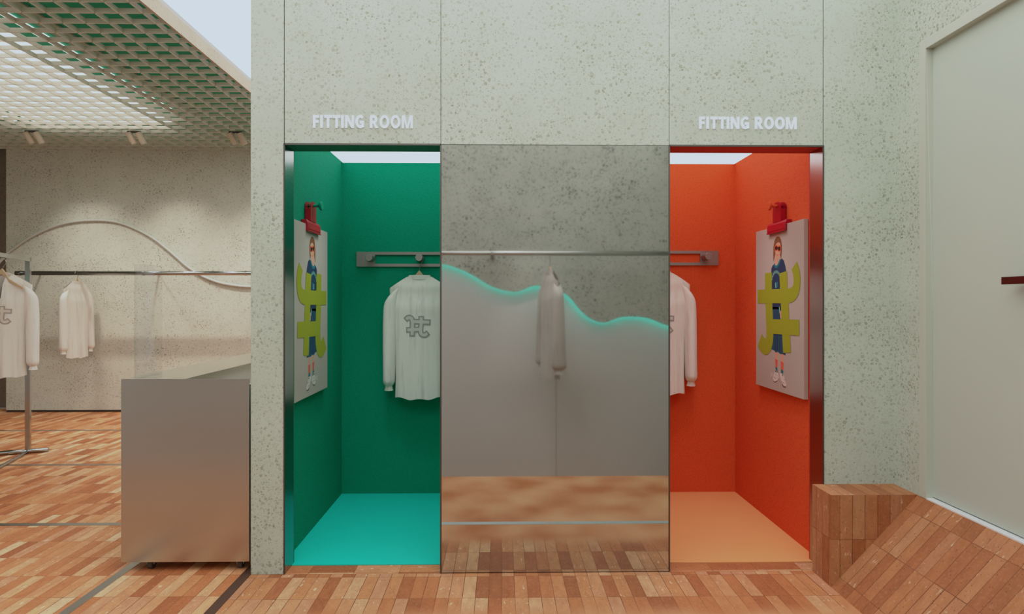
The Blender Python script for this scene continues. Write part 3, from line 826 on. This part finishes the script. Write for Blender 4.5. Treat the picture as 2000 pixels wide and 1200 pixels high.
# ---------------------------------------------------------------- posters, clips and wall pegs
def disc(cx_, cy_, rx, ry, n=20): return [(cx_ + rx * cos(2 * pi * i / n), cy_ + ry * sin(2 * pi * i / n)) for i in range(n)]
def ribbon2(path, wd, asp):
    P = [Vector((a * asp, b, 0)) for a, b in path]
    if len(P) > 2: P = smooth_path(P, 8)
    A, B = [], []
    for i, p in enumerate(P):
        tg = (P[min(i + 1, len(P) - 1)] - P[max(i - 1, 0)]).normalized(); n = Vector((-tg.y, tg.x, 0))
        w_ = wd[0] + (wd[1] - wd[0]) * i / (len(P) - 1) if isinstance(wd, tuple) else wd
        A.append(p + n * w_); B.append(p - n * w_)
    return [[(a.x / asp, a.y), (b.x / asp, b.y), (d.x / asp, d.y), (c.x / asp, c.y)] for a, b, c, d in zip(A, B, A[1:], B[1:])]
def print_layers(asp):
    """flat print: list of (material key, polygon in sheet fractions, layer)"""
    R = []
    def add(k, poly, layer): R.append((k, poly, layer))
    # hair behind, neck, face
    add('hair', [(.49, .062), (.53, .066), (.565, .085), (.585, .12), (.585, .155), (.575, .19), (.56, .205), (.55, .18), (.44, .175), (.42, .20), (.405, .215), (.40, .17), (.405, .12), (.43, .082), (.465, .066)], 1)
    add('skin', [(.445, .17), (.53, .17), (.54, .205), (.50, .232), (.455, .236), (.43, .228)], 2)
    add('skin', [(.455, .098), (.50, .092), (.55, .105), (.562, .135), (.555, .165), (.53, .188), (.49, .192), (.455, .175), (.44, .14)], 3)
    add('hair', [(.445, .12), (.46, .085), (.51, .076), (.555, .095), (.57, .125), (.545, .105), (.505, .098), (.47, .105)], 4)
    add('coral', [(.475, .174), (.51, .172), (.505, .179), (.485, .180)], 4)
    for cx_, cy_ in ((.468, .131), (.532, .138)):
        add('shade_orange', disc(cx_, cy_, .037, .0185), 5); add('lens', disc(cx_, cy_ + .001, .026, .0130), 6)
    add('shade_orange', [(.49, .128), (.51, .130), (.51, .138), (.49, .136)], 5)
    # tee
    add('navy', [(.43, .225), (.455, .24), (.50, .236), (.54, .208), (.585, .20), (.625, .215), (.655, .25), (.675, .285), (.575, .295), (.58, .45), (.575, .505), (.365, .505), (.355, .40), (.35, .29), (.36, .252), (.39, .235)], 2)
    for pl in ribbon2([(.425, .225), (.445, .243), (.49, .244), (.53, .222), (.55, .205)], .0085, asp): add('teal', pl, 4)
    for i, ch in enumerate('MAGICLIEBOA'):
        pass
    for i in range(9):
        a = radians(200 + i * 17.5); c_ = (.465 + .098 * cos(a), .338 + .062 * sin(a)); r_ = a + pi / 2
        dx, dy = cos(r_), sin(r_)
        for o1, o2 in (((-.009, -.010), (-.004, .010)), ((-.004, .010), (.001, -.010)), ((.001, -.010), (.006, .010))):
            pa = (c_[0] + (o1[0] * dx - o1[1] * dy) * 1.5, c_[1] + (o1[0] * dy + o1[1] * dx)); pb_ = (c_[0] + (o2[0] * dx - o2[1] * dy) * 1.5, c_[1] + (o2[0] * dy + o2[1] * dx))
            for pl in ribbon2([pa, pb_], .0021, asp): add('mint', pl, 4)
    add('mint', [(.445, .345), (.462, .338), (.47, .372), (.448, .376)], 4); add('teal', [(.478, .334), (.502, .338), (.502, .372), (.482, .374)], 4)
    add('teal', [(.447, .382), (.468, .380), (.466, .404), (.452, .402)], 4); add('mint', [(.48, .384), (.503, .382), (.50, .402), (.482, .404)], 4)
    # skirt
    add('skirt', [(.37, .49), (.575, .49), (.585, .60), (.60, .69), (.655, .745), (.66, .775), (.60, .770), (.55, .772), (.50, .762), (.46, .768), (.41, .755), (.345, .750), (.37, .70), (.385, .60)], 2)
    for x_ in (.43, .475, .53): add('navy', [(x_, .50), (x_ + .018, .50), (x_ + .03, .755), (x_ + .005, .755)], 3)
    # hand and key
    add('skin', [(.545, .515), (.575, .51), (.58, .555), (.562, .566), (.548, .55)], 4); add('mint', [(.522, .49), (.54, .488), (.55, .525), (.535, .532)], 4)
    # legs
    for x0, x1, x2, x3, y0 in ((.435, .505, .445, .497, 0.0), (.552, .625, .560, .618, .008)):
        add('skin', [(x0, .755), (x1, .755), (x3, .83 + y0), (x2, .815 + y0)], 1)
        add('coral', [(x2 - .003, .806 + y0), (x3 + .002, .812 + y0), (x3 - .006, .864 + y0), (x2 + .006, .856 + y0)], 2)
        add('teal', [(x2 + .005, .852 + y0), (x3 - .006, .860 + y0), (x3 - .004, .900 + y0), (x2 + .006, .892 + y0)], 3)
    add('shoe_dark', [(.395, .938), (.42, .952), (.46, .950), (.505, .932), (.515, .925), (.40, .92)], 3)
    add('shoe', [(.435, .872), (.465, .872), (.475, .890), (.505, .888), (.515, .918), (.50, .932), (.455, .944), (.42, .946), (.395, .934), (.40, .915), (.425, .900)], 4)
    add('shoe_dark', [(.585, .952), (.61, .964), (.655, .966), (.675, .955), (.67, .945), (.59, .935)], 3)
    add('shoe', [(.585, .885), (.62, .888), (.625, .902), (.655, .925), (.675, .945), (.668, .957), (.625, .958), (.59, .945), (.565, .925), (.545, .900), (.55, .886)], 4)
    for x_, y_ in ((.45, .881), (.603, .895)): add('lens', disc(x_, y_, .012, .006, 10), 5)
    for x_, y_ in ((.43, .917), (.60, .933)):
        add('shoe_dark', [(x_ - .02, y_), (x_ + .03, y_ + .007), (x_ + .03, y_ + .010), (x_ - .02, y_ + .003)], 5)
        add('shoe_dark', [(x_ + .018, y_ - .018), (x_ + .045, y_ - .015), (x_ + .045, y_ - .012), (x_ + .018, y_ - .015)], 5)
    # lime crest
    NL = [0]
    for pth, wd in (([(.295, .277), (.302, .42), (.318, .55), (.330, .655), (.305, .715), (.235, .742), (.150, .728), (.098, .704)], (.050, .052)),
                    ([(.612, .283), (.69, .757)], .0500),
                    ([(.048, .424), (.45, .424), (.74, .422), (.845, .398), (.882, .345), (.865, .290), (.830, .252)], (.0440, .038)),
                    ([(.285, .612), (.922, .604)], .0450)):
        LYR = 8 + round(wd if isinstance(wd, int) else 0) + NL[0]; NL[0] += 1
        for pl in ribbon2(pth, wd, asp): add('lime', pl, LYR)
    return R
POSTER_KEYS = ['board', 'lime', 'hair', 'skin', 'shade_orange', 'lens', 'navy', 'teal', 'skirt', 'mint', 'coral', 'shoe', 'shoe_dark', 'print_white']
def poster(sgn, X, uf, un, vft, vfb, label, clip_label, peg_label, peg_mat, room):
    """sgn: +1 sheet faces +x (left room), -1 faces -x (right room)"""
    th_ = .030
    wallx = X
    xf = wallx + sgn * th_
    yf = y_at(uf, xf); yn = y_at(un, xf)
    zt = px_z(uf, vft, yf); zb = px_z(uf, vfb, yf)
    Wd = yf - yn; Ht = zt - zb; asp = Wd / Ht
    t = thing('poster', (wallx, yn, zb), label, 'poster', 'clipped fashion posters')
    def P(s, tt, off): return (sgn * (th_ + off), Wd * (1 - s), Ht * (1 - tt))
    b = MB().box((min(sgn * .004, sgn * th_), 0, 0), (max(sgn * .004, sgn * th_), Wd, Ht))
    b.build('board', M['board'], t, bevel=.0015)
    pr = MB()
    for key, poly, layer in print_layers(asp):
        pts = [P(a, c, .00018 * layer) for a, c in poly]
        k = POSTER_KEYS.index(key)
        if len(pts) > 4:
            for tri in tessellate_polygon([[Vector((a, c, 0)) for a, c in poly]]):
                pr.face([pts[i] for i in tri], None, k)
        else: pr.face(pts, None, k)
    # faint lettering over the shoes
    cu = bpy.data.curves.new('t', 'FONT'); cu.body = 'JINTERNIU'; cu.size = 0.1
    tmp = bpy.data.objects.new('tmp', cu); COL.objects.link(tmp); bpy.context.view_layer.update()
    me = bpy.data.meshes.new_from_object(tmp.evaluated_get(bpy.context.evaluated_depsgraph_get())); bpy.data.objects.remove(tmp)
    xs = [v.co.x for v in me.vertices]; mx = max(xs)
    for pgn in me.polygons:
        pts = []
        for vi in pgn.vertices:
            c = me.vertices[vi].co
            pts.append(P(.35 + .30 * c.x / mx, .918 - c.y * .34, .00018 * 13))
        pr.face(pts, None, POSTER_KEYS.index('print_white'))
    pr.build('printed_picture', [M[k] for k in POSTER_KEYS], t)
    # red clip: jaws along the top edge, upright grip with a hole
    yc = yn + Wd * .50; 
    c = thing('bulldog_clip', (wallx, yc, zt), clip_label, 'clip', 'red bulldog clips')
    W2 = .125
    def jaw(pr2): return MB().prism([(sgn * a, z) for a, z in pr2], 1, -W2, W2)
    jaw([(.002, -.038), (.040, -.038), (.046, -.026), (.044, .010), (.034, .026), (.002, .026)]).build('jaw', M['clip_red'], c, bevel=.003)
    jaw([(.039, -.042), (.048, -.042), (.048, -.034), (.039, -.034)]).build('jaw_lip', M['clip_red'], c, bevel=.001)
    for off, nm in ((.004, 'back_grip'), (.034, 'front_grip')):
        mb = MB(); n = 24; hw2 = .056; hz = .135; hr = .012
        outer = [(-hw2, .025)] + [(-hw2, .10)] + [(hw2 * cos(pi - pi * i / 14), hz - .02 + .032 * sin(pi * i / 14)) for i in range(15)] + [(hw2, .10), (hw2, .025)]
        hole = [(hr * cos(2 * pi * i / 16), hz - .012 + hr * sin(2 * pi * i / 16)) for i in range(16)]
        loops = [[Vector((a, b_, 0)) for a, b_ in outer], [Vector((a, b_, 0)) for a, b_ in reversed(hole)]]
        flat = outer + list(reversed(hole))
        for tri in tessellate_polygon(loops):
            for dx in (0, .004): mb.face([(sgn * (off + dx), flat[i][0], flat[i][1]) for i in tri])
        for lp in (outer, hole):
            mb.loft([[(sgn * off, a, b_) for a, b_ in lp], [(sgn * (off + .004), a, b_) for a, b_ in lp]], True, False)
        mb.build(nm, M['clip_red'], c)
    for sd in (-1, 1): MB().box((min(sgn * .006, sgn * .036), sd * .054 - .0015, .03), (max(sgn * .006, sgn * .036), sd * .054 + .0015, .10)).build('grip_side', M['clip_red'], c)
    pz = zt + .123
    pg = thing('wall_peg', (wallx, yc, pz), peg_label, 'peg', 'round wall pegs')
    MB().tube([(0, 0, 0), (sgn * .074, 0, 0)], .0085, 12).build('pin', peg_mat, pg, smooth=True)
    MB().tube([(sgn * .072, 0, 0), (sgn * .078, 0, 0), (sgn * .088, 0, 0), (sgn * .091, 0, 0)], [.018, .027, .027, .024], 20).build('peg_head', peg_mat, pg)
poster(1, GL, 639.5, 574.5, 454, 757, 'white fashion poster with lime crest on the green wall', 'red bulldog clip gripping the poster in the green room', 'green round peg holding the red clip in the green room', M['green'], 'green')
poster(-1, OR, 1476.6, 1570, 453.5, 751, 'white fashion poster with lime crest on the orange wall', 'red bulldog clip gripping the poster in the orange room', 'orange round peg holding the red clip in the orange room', M['orange'], 'orange')

# ---------------------------------------------------------------- the shop side seen in the mirror (stands behind the camera)
struct('floor_lower', box((-5.4, MY - .1, -.85), (XW + .1, PE, -.8)), M['brick_store'])
wave = [(700, 512), (780, 505), (861, 516), (880, 519.5), (920, 536), (960, 560), (1000, 570.5), (1020, 567), (1040, 559.5), (1060, 559), (1088, 565), (1115, 583), (1130, 602), (1152, 622), (1180, 630.5), (1215, 619.5), (1255, 620), (1280, 627), (1307, 637.5), (1400, 660), (1480, 640)]
wv = [mir(u, v, MY + .075) for u, v in wave]
wv = [Vector((-5.4, MY + .075, wv[0].z))] + wv + [Vector((XW, MY + .075, wv[-1].z))]
wv = smooth_path(wv, 3)
up = MB()
for a, b in zip(wv, wv[1:]):
    up.face([(a.x, MY + .075, a.z), (b.x, MY + .075, b.z), (b.x, MY + .075, ZC), (a.x, MY + .075, ZC)])
    up.face([(a.x, MY + .075, a.z), (b.x, MY + .075, b.z), (b.x, MY + .065, b.z), (a.x, MY + .065, a.z)])
struct('wall_back', up, M['terrazzo_mirror'])
led = MB()
for a, b in zip(wv, wv[1:]):
    led.face([(a.x, MY + .062, a.z + .012), (b.x, MY + .062, b.z + .012), (b.x, MY + .010, b.z + .012), (a.x, MY + .010, a.z + .012)])
tag(led.build('wavy_light_strip', M['cyan_led']), 'wavy turquoise light line glowing on the wall seen in the mirror', 'light strip')
sm_ = mir(1086, 800, MY + .002)
struct('trim_9', box((sm_.x - .0016, MY + .0005, -.85), (sm_.x + .0016, MY + .003, 1.5)), M['terrazzo_dark'])
struct('wall_back_lower', box((-5.4, MY - .1, -.85), (XW + .1, MY, ZC)), M['plaster_grey'])
MRY = MY + .50
rz0 = mir(1085, 495, MRY).z
mr = thing('clothes_rail', (0.5, MRY, rz0), 'pale steel clothes rail crossing the whole mirror reflection', 'rail')
MB().tube([(-2.6, 0, 0), (XW - .5, 0, 0)], 0.0265, 16).build('rail_tube', M['rod_steel'], mr, smooth=True)
hx = mir(961, 500, MRY).x - .5
for xx in (hx, hx - 1.6):
    MB().tube([(xx, -.38, -.02), (xx, .03, -.02)], .012, 12).build('wall_bracket', M['rail_steel'], mr, smooth=True)
    MB().tube([(xx, .018, -.004), (xx, .034, -.004)], .017, 16).build('collar', M['rod_steel'], mr)
    MB().box((xx - .03, -.38, -.05), (xx + .03, -.37, .01)).build('wall_plate', M['rail_steel'], mr)
gp = mir(1074, 530, MRY)
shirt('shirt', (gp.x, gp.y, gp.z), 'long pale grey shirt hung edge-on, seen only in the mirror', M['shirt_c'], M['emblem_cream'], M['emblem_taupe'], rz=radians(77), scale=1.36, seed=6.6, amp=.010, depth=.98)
hanger((gp.x, gp.y, gp.z - .004), 'wooden hanger of the grey shirt seen in the mirror', rz=radians(77), neck=.085, hook_r=.022, scale=1.1)

# ---------------------------------------------------------------- light, world, camera
W = bpy.data.worlds.new('world'); SC.world = W; W.use_nodes = True
W.node_tree.nodes['Background'].inputs[0].default_value = (0.95, 0.92, 0.86, 1)
W.node_tree.nodes['Background'].inputs[1].default_value = 0.70
def area(name, loc_, tgt, sx, sy_, e, col):
    L = bpy.data.lights.new(name, 'AREA'); L.shape = 'RECTANGLE'; L.size = sx; L.size_y = sy_; L.energy = e; L.color = col
    o = bpy.data.objects.new(name, L); COL.objects.link(o); o.location = loc_
    o.rotation_euler = (Vector(tgt) - Vector(loc_)).to_track_quat('-Z', 'Y').to_euler()
    return o

def spotlamp(loc_, tgt, e, size, blend, soft, col):
    L = bpy.data.lights.new('added_lamp', 'SPOT'); L.energy = e; L.spot_size = radians(size); L.spot_blend = blend; L.shadow_soft_size = soft; L.color = col
    o = bpy.data.objects.new('added_lamp', L); COL.objects.link(o); o.location = loc_
    o.rotation_euler = (Vector(tgt) - Vector(loc_)).to_track_quat('-Z', 'Y').to_euler()
spotlamp((.15, -3.25, 3.42), (.6, -4.2, .1), 60, 36, .7, .05, (1, .96, .92))  # added spot without a fixture, throws the rail's shadow on the wall behind
for x_ in ((GL + .35), (OR - .40)):
    spotlamp((x_, .62, ZI - .03), (x_, 0.62, 0), 33, 82, 1.0, .12, (.95, .98, 1.0))  # added spots hidden behind the lintels, brighten the fitting room floors

cam = bpy.data.cameras.new('camera'); cam.sensor_width = 36.0; cam.lens = 36.0 * F / 2000.0
cam.shift_y = -(600 - HZ) / 2000.0; cam.clip_start = 0.01
co = bpy.data.objects.new('camera', cam); COL.objects.link(co)
co.location = (0, -D, H); co.rotation_euler = (pi / 2, 0, -TH)
SC.camera = co

# tone: gentle shoulder so luminous panels stay a soft pale blue-white
vs = SC.view_settings
vs.view_transform = 'Standard'; vs.look = 'None'; vs.exposure = 0.0; vs.gamma = 1.0
vs.use_curve_mapping = True
cm = vs.curve_mapping; cm.use_clip = False
for ci, (a12, a3) in enumerate(((.595, .625), (.645, .705), (.685, .785))):
    cv = cm.curves[ci]
    pts = [(0, 0), (.25, .25), (.5, .455), (.8, .56 + .02 * ci), (1.2, a12), (3.0, a3)]
    cv.points[0].location = pts[0]; cv.points[1].location = pts[-1]
    for p_ in pts[1:-1]: cv.points.new(*p_)
cm.extend = 'HORIZONTAL'
cm.update()
SC.cycles.use_denoising = True
SC.cycles.max_bounces = 10; SC.cycles.diffuse_bounces = 5; SC.cycles.glossy_bounces = 5; SC.cycles.transparent_max_bounces = 12
SC.cycles.sample_clamp_indirect = 6.0
